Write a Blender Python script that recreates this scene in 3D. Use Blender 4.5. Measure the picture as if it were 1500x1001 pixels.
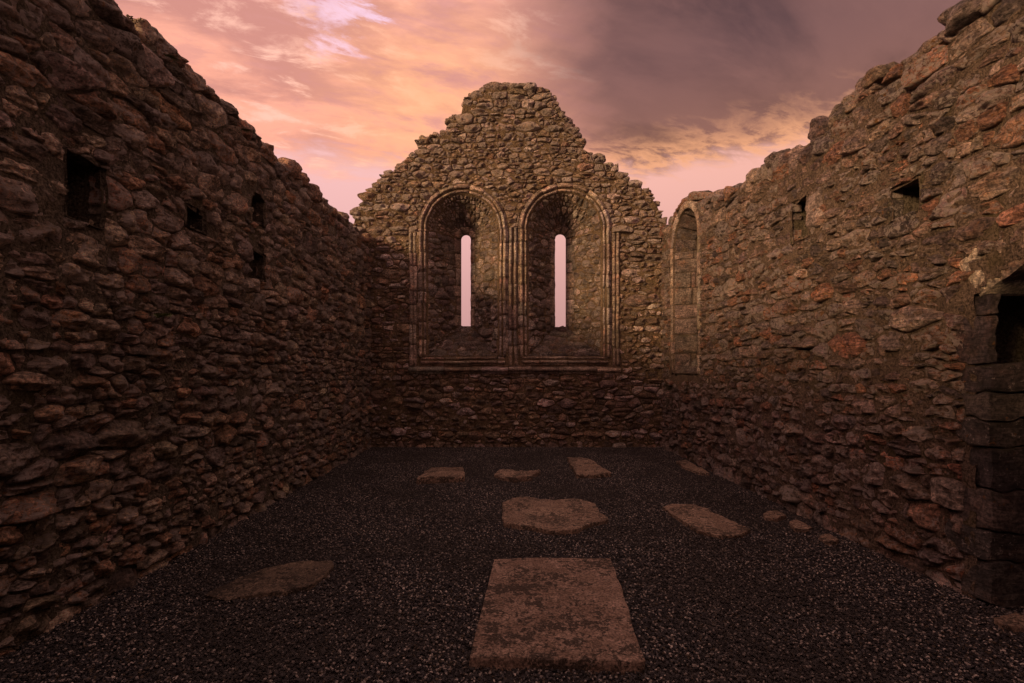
import bpy, math
import numpy as np
from mathutils import Vector

# ------------------------------------------------------------------ reset
for o in list(bpy.data.objects):
    bpy.data.objects.remove(o)
scene = bpy.context.scene
col = scene.collection
rng = np.random.default_rng(11)

# ------------------------------------------------------------------ camera
F = 750.0                      # focal length in pixels of the 1500 px wide photograph
VX, VY = 740.0, 543.0          # vanishing point of the side walls
CH = 1.5                       # eye height
cam_d = bpy.data.cameras.new('camera')
cam_d.sensor_width = 36.0
cam_d.lens = F / 1500 * 36
cam_d.shift_x = (750 - VX) / 1500
cam_d.shift_y = (VY - 500.5) / 1500
cam_d.clip_start = 0.05
cam_d.clip_end = 5000
cam = bpy.data.objects.new('camera', cam_d)
col.objects.link(cam)
cam.location = (0, 0, CH)
cam.rotation_euler = (math.radians(90), 0, 0)
scene.camera = cam

# ------------------------------------------------------------------ light: sunset sky + one soft low sun
SUN_EL, SUN_AZ = math.radians(17), math.radians(237)     # azimuth clockwise from +Y
sun_d = bpy.data.lights.new('sun', 'SUN')
sun_d.energy = 3.3
sun_d.angle = math.radians(14)
sun_d.color = (1.0, 0.60, 0.30)
sun = bpy.data.objects.new('sun', sun_d)
col.objects.link(sun)
sdir = Vector((math.sin(SUN_AZ) * math.cos(SUN_EL), math.cos(SUN_AZ) * math.cos(SUN_EL), math.sin(SUN_EL)))
sun.rotation_euler = sdir.to_track_quat('Z', 'Y').to_euler()
sun.location = (-12, -8, 5)

scene.view_settings.view_transform = 'Standard'
scene.view_settings.look = 'None'
scene.view_settings.gamma = 1
scene.view_settings.exposure = 0.3
scene.render.engine = 'CYCLES'


class NT:
    """small node-tree helper"""
    def __init__(s, tree):
        s.t = tree
        tree.nodes.clear()

    def n(s, kind, **kw):
        nd = s.t.nodes.new(kind)
        for k, v in kw.items():
            setattr(nd, k, v)
        return nd

    def put(s, sock, v):
        if isinstance(v, bpy.types.NodeSocket):
            s.t.links.new(v, sock)
        elif isinstance(v, (tuple, list)) and sock.type == 'RGBA' and len(v) == 3:
            sock.default_value = (*v, 1)
        else:
            sock.default_value = v

    def m(s, op, a, b=0.0, c=None, clamp=False):
        nd = s.n('ShaderNodeMath', operation=op, use_clamp=clamp)
        s.put(nd.inputs[0], a)
        s.put(nd.inputs[1], b)
        if c is not None:
            s.put(nd.inputs[2], c)
        return nd.outputs[0]

    def v(s, op, a, b=(0, 0, 0)):
        nd = s.n('ShaderNodeVectorMath', operation=op)
        s.put(nd.inputs[0], a)
        s.put(nd.inputs[1], b)
        return nd.outputs[0]

    def step(s, x, a, b, lo=0.0, hi=1.0):
        nd = s.n('ShaderNodeMapRange', interpolation_type='SMOOTHSTEP')
        for i, q in enumerate((x, a, b, lo, hi)):
            s.put(nd.inputs[i], q)
        return nd.outputs[0]

    def lin(s, x, a, b, lo=0.0, hi=1.0):
        nd = s.n('ShaderNodeMapRange')
        for i, q in enumerate((x, a, b, lo, hi)):
            s.put(nd.inputs[i], q)
        return nd.outputs[0]

    def noise(s, vec, scale, detail=4, rough=0.5, dist=0.0, lac=2.0):
        nd = s.n('ShaderNodeTexNoise')
        s.put(nd.inputs['Vector'], vec)
        nd.inputs['Scale'].default_value = scale
        nd.inputs['Detail'].default_value = detail
        nd.inputs['Roughness'].default_value = rough
        nd.inputs['Distortion'].default_value = dist
        nd.inputs['Lacunarity'].default_value = lac
        return nd.outputs['Fac']

    def mix(s, f, a, b, mode='MIX'):
        nd = s.n('ShaderNodeMix', data_type='RGBA', blend_type=mode)
        s.put(nd.inputs[0], f)
        s.put(nd.inputs[6], a)
        s.put(nd.inputs[7], b)
        return nd.outputs[2]

    def xyz(s, vec):
        nd = s.n('ShaderNodeSeparateXYZ')
        s.put(nd.inputs[0], vec)
        return nd.outputs

    def comb(s, x, y, z):
        nd = s.n('ShaderNodeCombineXYZ')
        for i, q in enumerate((x, y, z)):
            s.put(nd.inputs[i], q)
        return nd.outputs[0]


def pix_dir(px, py):
    return Vector(((px - VX) / F, 1.0, (VY - py) / F)).normalized()


def build_world():
    w = bpy.data.worlds.new('World')
    scene.world = w
    w.use_nodes = True
    k = NT(w.node_tree)
    tc = k.n('ShaderNodeTexCoord')
    d = tc.outputs['Generated']
    x, y, z = k.xyz(d)[:3]
    zp = k.m('ADD', k.m('MAXIMUM', z, 0.0), 0.16)
    p = k.comb(k.m('DIVIDE', x, zp), k.m('DIVIDE', y, zp), k.m('MULTIPLY', z, 1.5))
    px_, py_ = k.m('DIVIDE', x, zp), k.m('DIVIDE', y, zp)
    q = k.comb(k.m('ADD', k.m('MULTIPLY', px_, 0.94), k.m('MULTIPLY', py_, 0.34)),
               k.m('MULTIPLY', k.m('SUBTRACT', k.m('MULTIPLY', py_, 0.94), k.m('MULTIPLY', px_, 0.34)), 2.0), k.m('MULTIPLY', z, 0.6))
    n_big = k.noise(p, 1.1, 6, 0.55, 0.3)
    n_mid = k.noise(k.v('ADD', q, (7.3, 2.1, 0.4)), 2.3, 9, 0.60, 0.45)
    n_fine = k.noise(k.v('ADD', q, (1.7, 9.1, 3.4)), 5.5, 9, 0.64, 0.35)
    n_soft = k.noise(k.v('ADD', q, (3.7, 5.1, 1.4)), 1.5, 7, 0.55, 0.4)
    # the dark deck fills the right half of the sky
    xw = k.m('ADD', k.m('ADD', x, k.m('MULTIPLY', k.m('SUBTRACT', z, 0.45), 0.22)),
             k.m('MULTIPLY', k.m('SUBTRACT', n_big, 0.5), 0.45))
    xw = k.m('ADD', xw, k.m('MULTIPLY', k.m('SUBTRACT', n_mid, 0.5), 0.25))
    # ... as a bank: towards the zenith the cloud thins
    dark = k.m('MULTIPLY', k.step(xw, -0.02, 0.26), k.step(z, 0.58, 0.86, 1.0, 0.05))
    # low clear band
    zw = k.m('ADD', z, k.m('ADD', k.m('MULTIPLY', k.m('SUBTRACT', n_mid, 0.5), 0.12),
                           k.m('MULTIPLY', k.m('SUBTRACT', n_fine, 0.5), 0.10)))
    cover = k.step(zw, 0.335, 0.385)
    # clear air near the horizon
    clear = k.mix(k.step(z, 0.0, 0.42), (0.55, 0.28, 0.27), (0.84, 0.47, 0.45))
    clear = k.mix(k.step(x, -0.4, 0.5), clear, k.mix(k.step(z, 0.0, 0.40), (0.40, 0.20, 0.18), (0.82, 0.42, 0.34)))
    # sunlit clouds on the left
    lit = k.mix(k.step(n_mid, 0.36, 0.56), (0.60, 0.255, 0.205), (0.92, 0.395, 0.275))
    lit = k.mix(k.step(n_fine, 0.36, 0.50, 0.55, 0.0), lit, (0.64, 0.28, 0.245))
    lit = k.mix(k.step(n_fine, 0.52, 0.68), lit, (0.97, 0.52, 0.40))
    lit = k.mix(k.step(z, 0.42, 0.68, 0.0, 0.4), lit, k.mix(k.step(n_mid, 0.35, 0.62), (0.56, 0.27, 0.26), (0.95, 0.50, 0.45)))
    # higher up the broken cloud lets pale sky through
    lit = k.mix(k.step(z, 0.60, 0.88, 0.0, 0.8), lit, (1.10, 0.66, 0.56))
    # lilac rift
    rift = pix_dir(485, 55)
    rd = k.n('ShaderNodeVectorMath', operation='DISTANCE')
    k.put(rd.inputs[0], k.v('ADD', d, k.comb(k.m('MULTIPLY', k.m('SUBTRACT', n_fine, 0.5), 0.40), 0.0,
                                             k.m('MULTIPLY', k.m('SUBTRACT', n_mid, 0.5), 0.40))))
    k.put(rd.inputs[1], tuple(rift))
    lit = k.mix(k.step(rd.outputs['Value'], 0.058, 0.012, 0.0, 0.85), lit, (0.88, 0.60, 0.76))
    # golden patch by the shoulder of the gable
    gold = pix_dir(640, 175)
    gd = k.n('ShaderNodeVectorMath', operation='DISTANCE')
    k.put(gd.inputs[0], d)
    k.put(gd.inputs[1], tuple(gold))
    gm = k.m('MULTIPLY', k.step(gd.outputs['Value'], 0.28, 0.02), k.step(n_fine, 0.28, 0.62))
    lit = k.mix(k.m('MULTIPLY', gm, 0.75), lit, (0.98, 0.45, 0.22))
    # heavy cloud on the right
    hv = k.mix(k.step(n_soft, 0.34, 0.64), (0.062, 0.033, 0.037), (0.20, 0.094, 0.084))
    hv = k.mix(k.step(n_mid, 0.50, 0.72, 0.0, 0.5), hv, (0.25, 0.115, 0.10))
    hv = k.mix(k.step(z, 0.52, 0.33, 0.0, 0.55), hv, (0.36, 0.150, 0.088))
    # its glowing lower rim
    rim = k.m('MULTIPLY', k.step(zw, 0.43, 0.37), k.step(n_fine, 0.40, 0.56))
    hv = k.mix(k.m('MULTIPLY', rim, 0.85), hv, (0.88, 0.40, 0.20))
    cl = k.mix(dark, lit, hv)
    skyc = k.mix(cover, clear, cl)
    # below the horizon: dusk-dark land
    skyc = k.mix(k.step(z, -0.02, -0.06), skyc, (0.05, 0.035, 0.03))
    ns = k.n('ShaderNodeTexSky', sky_type='NISHITA')
    ns.sun_disc = False
    ns.sun_elevation = SUN_EL
    ns.sun_rotation = SUN_AZ
    bg1 = k.n('ShaderNodeBackground')
    k.put(bg1.inputs[0], ns.outputs[0])
    bg1.inputs[1].default_value = 0.05
    bg2 = k.n('ShaderNodeBackground')
    k.put(bg2.inputs[0], skyc)
    bg2.inputs[1].default_value = 1.0
    mx = k.n('ShaderNodeMixShader')
    mx.inputs[0].default_value = 0.94
    k.put(mx.inputs[1], bg1.outputs[0])
    k.put(mx.inputs[2], bg2.outputs[0])
    out = k.n('ShaderNodeOutputWorld')
    k.put(out.inputs[0], mx.outputs[0])


build_world()


# ------------------------------------------------------------------ materials
def new_mat(name):
    m = bpy.data.materials.new(name)
    m.use_nodes = True
    k = NT(m.node_tree)
    b = k.n('ShaderNodeBsdfPrincipled')
    o = k.n('ShaderNodeOutputMaterial')
    k.put(o.inputs[0], b.outputs[0])
    return m, k, b


def mat_stone(name, lichen=1.0, orange=1.0, bump=1.0, strata=1.0, moss=0.5):
    m, k, b = new_mat(name)
    at = k.n('ShaderNodeAttribute', attribute_name='tint')
    geo = k.n('ShaderNodeNewGeometry')
    pos = geo.outputs['Position']
    nz = k.xyz(geo.outputs['Normal'])[2]
    n1 = k.noise(pos, 7.0, 8, 0.62, 0.3)
    n2 = k.noise(pos, 42.0, 8, 0.7)
    n3 = k.noise(k.v('ADD', pos, (4.1, 7.7, 1.3)), 26.0, 10, 0.74, 0.4)
    sv = k.v('MULTIPLY', pos, (6.0, 6.0, 46.0))
    st = k.noise(sv, 1.0, 5, 0.6, 1.2)
    c = k.mix(1.0, at.outputs['Color'], k.comb(*(k.lin(n1, 0.36, 0.64, 0.6, 1.75),) * 3), 'MULTIPLY')
    c = k.mix(1.0, c, k.comb(*(k.lin(n2, 0.39, 0.61, 0.4, 2.0),) * 3), 'MULTIPLY')
    c = k.mix(1.0, c, k.comb(*(k.lin(st, 0.40, 0.60, 0.65, 1.3),) * 3), 'MULTIPLY')
    # rusty staining
    rust = k.step(k.noise(k.v('ADD', pos, (9.0, 2.0, 5.0)), 5.0, 6, 0.6), 0.52, 0.72, 0.0, 0.55)
    c = k.mix(rust, c, k.mix(1.0, c, (1.25, 0.72, 0.42), 'MULTIPLY'))
    # pale crusty lichen, amount per stone in the alpha channel
    lth = k.m('SUBTRACT', 0.645, k.m('MULTIPLY', at.outputs['Alpha'], 0.17 * lichen))
    lm = k.step(n3, lth, k.m('ADD', lth, 0.035), 0.0, 0.8)
    c = k.mix(lm, c, (0.62, 0.54, 0.49))
    om = k.step(k.noise(k.v('ADD', pos, (2.0, 31.0, 12.0)), 11.0, 7, 0.65), 0.635, 0.665, 0.0, 0.8 * orange)
    c = k.mix(om, c, (0.36, 0.16, 0.03))
    mm = k.m('MULTIPLY', k.step(k.noise(k.v('ADD', pos, (13., 3., 2.)), 2.6, 7, 0.65), 0.50, 0.64), k.step(nz, -0.1, 0.6))
    c = k.mix(k.m('MULTIPLY', mm, moss), c, (0.075, 0.07, 0.018))
    k.put(b.inputs['Base Color'], c)
    k.put(b.inputs['Roughness'], k.lin(n2, 0.3, 0.7, 0.42, 0.85))
    b.inputs['Specular IOR Level'].default_value = 0.5
    h = k.m('ADD', k.m('MULTIPLY', n2, 0.5), k.m('MULTIPLY', n3, 0.9))
    h = k.m('ADD', h, k.m('MULTIPLY', st, 0.9 * strata))
    vo = k.n('ShaderNodeTexVoronoi', feature='DISTANCE_TO_EDGE')
    k.put(vo.inputs['Vector'], k.v('ADD', k.v('MULTIPLY', pos, (13.0, 13.0, 24.0)), k.comb(k.m('MULTIPLY', n1, 5.0), k.m('MULTIPLY', n3, 1.5), k.m('MULTIPLY', n1, 4.0))))
    h = k.m('ADD', h, k.m('MULTIPLY', k.step(vo.outputs['Distance'], 0.0, 0.10), 0.55 * strata))
    bp = k.n('ShaderNodeBump')
    bp.inputs['Strength'].default_value = 1.0
    bp.inputs['Distance'].default_value = 0.13 * bump
    k.put(bp.inputs['Height'], h)
    k.put(b.inputs['Normal'], bp.outputs[0])
    return m


def mat_mortar(name, c0, c1):
    m, k, b = new_mat(name)
    geo = k.n('ShaderNodeNewGeometry')
    pos = geo.outputs['Position']
    n1 = k.noise(pos, 5.0, 7, 0.6)
    n2 = k.noise(pos, 55.0, 8, 0.7)
    c = k.mix(k.step(n1, 0.35, 0.65), c0, c1)
    c = k.mix(1.0, c, k.comb(*(k.lin(n2, 0.39, 0.61, 0.35, 1.75),) * 3), 'MULTIPLY')
    mm = k.step(k.noise(k.v('ADD', pos, (3., 8., 2.)), 2.2, 7, 0.65), 0.55, 0.68, 0.0, 0.5)
    c = k.mix(mm, c, (0.10, 0.085, 0.03))
    k.put(b.inputs['Base Color'], c)
    b.inputs['Roughness'].default_value = 0.95
    b.inputs['Specular IOR Level'].default_value = 0.2
    bp = k.n('ShaderNodeBump')
    bp.inputs['Distance'].default_value = 0.10
    k.put(bp.inputs['Height'], k.m('ADD', n2, k.noise(pos, 18.0, 8, 0.7)))
    k.put(b.inputs['Normal'], bp.outputs[0])
    return m


def mat_slab(name, c0, c1, c2):
    m, k, b = new_mat(name)
    geo = k.n('ShaderNodeNewGeometry')
    pos = geo.outputs['Position']
    n0 = k.noise(pos, 2.3, 6, 0.6, 0.3)
    n1 = k.noise(k.v('ADD', pos, (3., 5., 0.)), 7.0, 9, 0.72, 0.5)
    n2 = k.noise(pos, 24.0, 9, 0.75, 0.4)
    n3 = k.noise(pos, 70.0, 8, 0.7)
    c = k.mix(k.step(n1, 0.40, 0.60), c0, c1)
    # grey and black crustose patches with hard edges
    f = k.m('ADD', k.m('MULTIPLY', n0, 0.22), k.m('ADD', k.m('MULTIPLY', n1, 0.36), k.m('MULTIPLY', n2, 0.42)))
    c = k.mix(k.step(f, 0.497, 0.525, 0.0, 0.88), c, c2)
    c = k.mix(k.step(n2, 0.60, 0.66, 0.0, 0.8), c, (0.50, 0.42, 0.36))
    c = k.mix(k.step(k.noise(k.v('ADD', pos, (8., 1., 0.)), 30.0, 8, 0.7), 0.60, 0.63, 0.0, 0.85), c, c2)
    c = k.mix(1.0, c, k.comb(*(k.lin(n3, 0.39, 0.61, 0.4, 1.6),) * 3), 'MULTIPLY')
    k.put(b.inputs['Base Color'], c)
    k.put(b.inputs['Roughness'], k.lin(n2, 0.3, 0.7, 0.65, 0.95))
    b.inputs['Specular IOR Level'].default_value = 0.25
    bp = k.n('ShaderNodeBump')
    bp.inputs['Distance'].default_value = 0.06
    k.put(bp.inputs['Height'], k.m('ADD', k.m('MULTIPLY', n3, 0.5), k.m('ADD', n2, n1)))
    k.put(b.inputs['Normal'], bp.outputs[0])
    return m


def mat_pebble():
    m, k, b = new_mat('gravel_pebble')
    oi = k.n('ShaderNodeObjectInfo')
    r = k.n('ShaderNodeValToRGB')
    k.put(r.inputs[0], oi.outputs['Random'])
    cr = r.color_ramp
    cr.interpolation = 'CONSTANT'
    stops = [(0.0, (0.030, 0.027, 0.028)), (0.20, (0.055, 0.049, 0.050)), (0.38, (0.085, 0.075, 0.074)),
             (0.52, (0.020, 0.018, 0.020)), (0.66, (0.13, 0.115, 0.11)), (0.78, (0.12, 0.085, 0.055)),
             (0.86, (0.19, 0.165, 0.15)), (0.965, (0.34, 0.30, 0.27))]
    stops = [(p, (0.42 * c[0], 0.45 * c[1], 0.49 * c[2]) if p < 0.8 else c) for p, c in stops]
    while len(cr.elements) < len(stops):
        cr.elements.new(0.5)
    for e, (p, c) in zip(cr.elements, stops):
        e.position = p
        e.color = (*c, 1)
    geo = k.n('ShaderNodeNewGeometry')
    n = k.noise(geo.outputs['Position'], 120.0, 3)
    k.put(b.inputs['Base Color'], k.mix(k.step(k.noise(geo.outputs['Position'], 0.9, 5, 0.6), 0.40, 0.62, 0.0, 0.6), k.mix(1.0, r.outputs[0], k.comb(*(k.lin(n, 0.3, 0.7, 0.7, 1.3),) * 3), 'MULTIPLY'), (0.022, 0.019, 0.017)))
    b.inputs['Roughness'].default_value = 0.8
    b.inputs['Specular IOR Level'].default_value = 0.22
    return m


def mat_ground(name, c0, c1, sc):
    m, k, b = new_mat(name)
    pos = k.n('ShaderNodeNewGeometry').outputs['Position']
    n = k.noise(pos, sc, 10, 0.7)
    k.put(b.inputs['Base Color'], k.mix(k.step(n, 0.35, 0.65), c0, c1))
    b.inputs['Roughness'].default_value = 0.95
    bp = k.n('ShaderNodeBump')
    bp.inputs['Distance'].default_value = 0.03
    k.put(bp.inputs['Height'], n)
    k.put(b.inputs['Normal'], bp.outputs[0])
    return m


def mat_leaf(name, c0, c1):
    m, k, b = new_mat(name)
    pos = k.n('ShaderNodeNewGeometry').outputs['Position']
    k.put(b.inputs['Base Color'], k.mix(k.step(k.noise(pos, 40.0, 3), 0.4, 0.6), c0, c1))
    b.inputs['Roughness'].default_value = 0.7
    return m


M_STONE = mat_stone('rubble_stone')
M_GABLE = mat_stone('lichened_rubble', lichen=1.15, orange=0.4, bump=0.9, strata=0.6, moss=0.15)
M_DRESS = mat_stone('dressed_stone', lichen=0.75, orange=0.3, bump=0.45, strata=0.15, moss=0.4)
M_MORT_L = mat_mortar('mortar_dark', (0.13, 0.11, 0.08), (0.20, 0.17, 0.125))
M_MORT_R = mat_mortar('mortar_brown', (0.14, 0.105, 0.078), (0.21, 0.16, 0.118))
M_MORT_G = mat_mortar('mortar_ochre', (0.18, 0.13, 0.08), (0.26, 0.195, 0.12))
M_SLAB = mat_slab('weathered_slab', (0.27, 0.185, 0.14), (0.52, 0.375, 0.295), (0.045, 0.035, 0.028))
M_SLAB2 = mat_slab('brown_slab', (0.27, 0.19, 0.14), (0.50, 0.37, 0.275), (0.06, 0.046, 0.036))
M_SLAB3 = mat_slab('sunken_slab', (0.13, 0.10, 0.075), (0.27, 0.205, 0.15), (0.035, 0.028, 0.023))
M_PEB = mat_pebble()
M_BED = mat_ground('gravel_bed', (0.018, 0.015, 0.016), (0.05, 0.042, 0.040), 60.0)
M_TURF = mat_ground('turf', (0.035, 0.045, 0.015), (0.06, 0.07, 0.025), 3.0)
M_LEAF = mat_leaf('leaf_green', (0.07, 0.12, 0.025), (0.12, 0.16, 0.04))
M_LEAFD = mat_leaf('leaf_dry', (0.09, 0.08, 0.03), (0.13, 0.10, 0.045))


# ------------------------------------------------------------------ noise
def _hash(ix, iy, iz):
    h = (ix.astype(np.int64) * 374761393 + iy.astype(np.int64) * 668265263 + iz.astype(np.int64) * 2147483647 + 1013904223)
    h = (h ^ (h >> 13)) * 1274126177
    h = h & 0x7fffffff
    h = (h ^ (h >> 15)) * 2246822519
    return ((h ^ (h >> 16)) & 0xffffff) / float(0xffffff)


def vnoise(p):
    i = np.floor(p).astype(np.int64)
    f = p - i
    f = f * f * (3 - 2 * f)
    r = 0
    for dx in (0, 1):
        for dy in (0, 1):
            for dz in (0, 1):
                w = (f[..., 0] if dx else 1 - f[..., 0]) * (f[..., 1] if dy else 1 - f[..., 1]) * (f[..., 2] if dz else 1 - f[..., 2])
                r = r + w * _hash(i[..., 0] + dx, i[..., 1] + dy, i[..., 2] + dz)
    return r * 2 - 1


def fbm(p, oct=3, gain=0.5):
    a, s, r = 1.0, 1.0, 0
    for o in range(oct):
        r = r + a * vnoise(p * s + 17.3 * o)
        a *= gain
        s *= 2.03
    return r


# ------------------------------------------------------------------ object helpers
def link(name, me, parent=None, mat=None, loc=(0, 0, 0)):
    o = bpy.data.objects.new(name, me)
    col.objects.link(o)
    o.location = loc
    if parent is not None:
        o.parent = parent
    if mat is not None and me is not None:
        me.materials.append(mat)
    return o


def tag(o, label=None, cat=None, group=None, kind=None):
    for a, b in (('label', label), ('category', cat), ('group', group), ('kind', kind)):
        if b:
            o[a] = b
    return o


def empty(name, loc):
    o = bpy.data.objects.new(name, None)
    o.empty_display_size = 0.3
    col.objects.link(o)
    o.location = loc
    return o


def world_loc(o):
    v = Vector((0, 0, 0))
    while o is not None:
        v += o.location
        o = o.parent
    return np.array(v)


def mesh_np(name, V, Fq, tint=None, smooth=True):
    """V (n,3) ; Fq (m,4) quads or list of faces; tint (n,4)"""
    me = bpy.data.meshes.new(name)
    V = np.asarray(V, dtype=np.float32)
    if isinstance(Fq, np.ndarray):
        m, kf = Fq.shape
        me.vertices.add(len(V))
        me.vertices.foreach_set('co', V.ravel())
        me.loops.add(m * kf)
        me.loops.foreach_set('vertex_index', Fq.ravel().astype(np.int32))
        me.polygons.add(m)
        me.polygons.foreach_set('loop_start', np.arange(0, m * kf, kf, dtype=np.int32))
        me.polygons.foreach_set('loop_total', np.full(m, kf, dtype=np.int32))
        me.update(calc_edges=True)
    else:
        me.from_pydata(V.tolist(), [], Fq)
    if smooth:
        me.polygons.foreach_set('use_smooth', np.ones(len(me.polygons), dtype=bool))
    if tint is not None:
        a = me.attributes.new('tint', 'FLOAT_COLOR', 'POINT')
        a.data.foreach_set('color', np.asarray(tint, dtype=np.float32).ravel())
    me.update()
    return me


# palettes of stone colours, some with painted shade: (r,g,b, weight)
PAL = {
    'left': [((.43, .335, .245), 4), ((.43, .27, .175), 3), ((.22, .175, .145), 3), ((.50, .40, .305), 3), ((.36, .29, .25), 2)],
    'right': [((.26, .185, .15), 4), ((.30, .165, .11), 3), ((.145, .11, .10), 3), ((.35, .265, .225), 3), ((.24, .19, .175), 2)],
    'gable': [((.34, .245, .17), 5), ((.38, .275, .19), 4), ((.22, .165, .125), 3), ((.58, .48, .43), 4), ((.30, .225, .185), 3)],
    'dress': [((.28, .22, .17), 4), ((.33, .265, .21), 2), ((.23, .175, .135), 2), ((.28, .24, .205), 2)],
    'deep': [((.30, .245, .205), 3), ((.38, .315, .27), 2), ((.22, .18, .155), 2), ((.44, .375, .33), 2)],
    'dark': [((.13, .105, .095), 2), ((.17, .13, .11), 2)],  # stone darkened to carry the shade of the lancet recess and door reveal
}


def pick_tint(pal, n, lich=0.5, r=None):
    r = r or rng
    cs = np.array([c for c, w in PAL[pal]])
    ws = np.array([w for c, w in PAL[pal]], float)
    idx = r.choice(len(cs), n, p=ws / ws.sum())
    t = cs[idx] * r.uniform(0.72, 1.3, (n, 1)) * r.uniform(0.95, 1.05, (n, 3))
    a = np.clip(r.beta(1.2, 2.2, (n, 1)) * lich * 2, 0, 1)
    return np.hstack([t, a])


# ------------------------------------------------------------------ masonry: power-diagram rubble
def clip_half(poly, n, c):
    """keep n.p <= c"""
    if len(poly) == 0:
        return poly
    dd = poly @ n - c
    out = []
    L = len(poly)
    for i in range(L):
        j = (i + 1) % L
        if dd[i] <= 0:
            out.append(poly[i])
        if (dd[i] < 0) != (dd[j] < 0) and abs(dd[i] - dd[j]) > 1e-12:
            t = dd[i] / (dd[i] - dd[j])
            out.append(poly[i] + t * (poly[j] - poly[i]))
    return np.array(out)


def area_cent(p):
    x, y = p[:, 0], p[:, 1]
    x1, y1 = np.roll(x, -1), np.roll(y, -1)
    cr = x * y1 - x1 * y
    A = cr.sum() / 2
    if abs(A) < 1e-9:
        return 0.0, p.mean(0)
    return A, np.array([((x + x1) * cr).sum(), ((y + y1) * cr).sum()]) / (6 * A)


def seeds_rubble(u0, u1, v0, v1, hmean, asp, r, small=0.30, wave=0.04):
    S = []
    v = v0
    while v < v1:
        h = float(np.clip(hmean * math.exp(r.normal(0, 0.38)), hmean * 0.45, hmean * 1.65))
        u = u0 - r.uniform(0, 0.3)
        ph = r.uniform(0, 6.28)
        while u < u1 + 0.1:
            w = h * asp * math.exp(r.normal(0, 0.45))
            w = max(w, 0.06)
            cu, cv = u + w / 2, v + h / 2 + wave * math.sin(u * 1.7 + ph) + r.normal(0, h * 0.10)
            q = r.random()
            if q < 0.26 and h > hmean * 0.9:
                f = r.uniform(0.35, 0.65)
                S.append((cu + r.normal(0, .02), v + h * f / 2, math.sqrt(w * h * f)))
                S.append((cu + r.normal(0, .02), v + h * (1 + f) / 2, math.sqrt(w * h * (1 - f))))
            else:
                S.append((cu, cv, math.sqrt(w * h)))
            if r.random() < small:
                S.append((u + w, v + r.uniform(0, h), math.sqrt(w * h) * 0.35))
            u += w
        v += h
    return np.array(S)


def power_cells(S, asp, gap, clips=(), excl=(), topf=None, K=22, bound=None):
    """convex cells with mortar gaps. clips: list of (n,c) half planes; excl: list of functions(poly,cent)->poly"""
    P = S[:, :2] / np.array([asp ** 0.5, asp ** -0.5])
    W = (S[:, 2] * 0.42) ** 2
    out = []
    N = len(P)
    sc = np.array([asp ** 0.5, asp ** -0.5])
    D = ((P[:, None, :] - P[None, :, :]) ** 2).sum(-1)
    D -= W[None, :]
    np.fill_diagonal(D, 1e9)
    K = min(K, N - 1)
    near = np.argpartition(D, K, axis=1)[:, :K] if N > K + 1 else np.argsort(D, axis=1)[:, :K]
    for i in range(N):
        if topf is not None and S[i, 1] > topf(S[i, 0]):
            continue
        b = S[i, 2] * 1.6 + 0.05
        poly = S[i, :2] + np.array([[-b * 1.6, -b], [b * 1.6, -b], [b * 1.6, b], [-b * 1.6, b]])
        g = gap * rng.uniform(0.5, 1.3)
        for j in near[i]:
            nv = P[j] - P[i]
            cst = (P[j] @ P[j] - P[i] @ P[i] + W[i] - W[j]) / 2
            n2 = nv / sc
            L = np.linalg.norm(n2)
            if L < 1e-9:
                continue
            poly = clip_half(poly, n2 / L, cst / L - g)
            if len(poly) < 3:
                break
        if len(poly) < 3:
            continue
        for n, c in clips:
            poly = clip_half(poly, np.array(n), c - g * 0.5)
            if len(poly) < 3:
                break
        if len(poly) < 3:
            continue
        for ex in excl:
            poly = ex(poly)
            if len(poly) < 3:
                break
        if len(poly) < 3:
            continue
        A, c = area_cent(poly)
        if A < 0.0016:
            continue
        e = poly.max(0) - poly.min(0)
        if e.min() < 0.03:
            continue
        out.append(poly)
    return out


def ex_arch(u0, u1, v0, vs, cu, cv, R, m=0.0):
    """exclude an arched opening, margin m"""
    def f(poly):
        A, c = area_cent(poly)
        cand = []
        if poly[:, 0].max() <= u0 - m or poly[:, 0].min() >= u1 + m or poly[:, 1].max() <= v0 - m or poly[:, 1].min() > cv + R + m:
            return poly
        if c[1] < vs:
            for n, cc in (((1, 0), u0 - m), ((-1, 0), -(u1 + m)), ((0, 1), v0 - m)):
                q = clip_half(poly, np.array(n, float), cc)
                cand.append((area_cent(q)[0] if len(q) >= 3 else 0, q))
            a, q = max(cand, key=lambda t: t[0])
            return q
        dv = c - np.array([cu, cv])
        L = np.linalg.norm(dv)
        n = dv / max(L, 1e-6)
        return clip_half(poly, -n, -(n @ np.array([cu, cv]) + R + m))
    return f


def ex_rect(u0, u1, v0, v1, m=0.0):
    def f(poly):
        if poly[:, 0].max() <= u0 - m or poly[:, 0].min() >= u1 + m or poly[:, 1].max() <= v0 - m or poly[:, 1].min() >= v1 + m:
            return poly
        cand = []
        for n, cc in (((1, 0), u0 - m), ((-1, 0), -(u1 + m)), ((0, 1), v0 - m), ((0, -1), -(v1 + m))):
            q = clip_half(poly, np.array(n, float), cc)
            cand.append((area_cent(q)[0] if len(q) >= 3 else 0, q))
        return max(cand, key=lambda t: t[0])[1]
    return f


def plane_map(O, U, V, N):
    O, U, V, N = (np.array(a, float) for a in (O, U, V, N))

    def f(u, v, h):
        return O + u[..., None] * U + v[..., None] * V + h[..., None] * N
    return f


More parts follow.
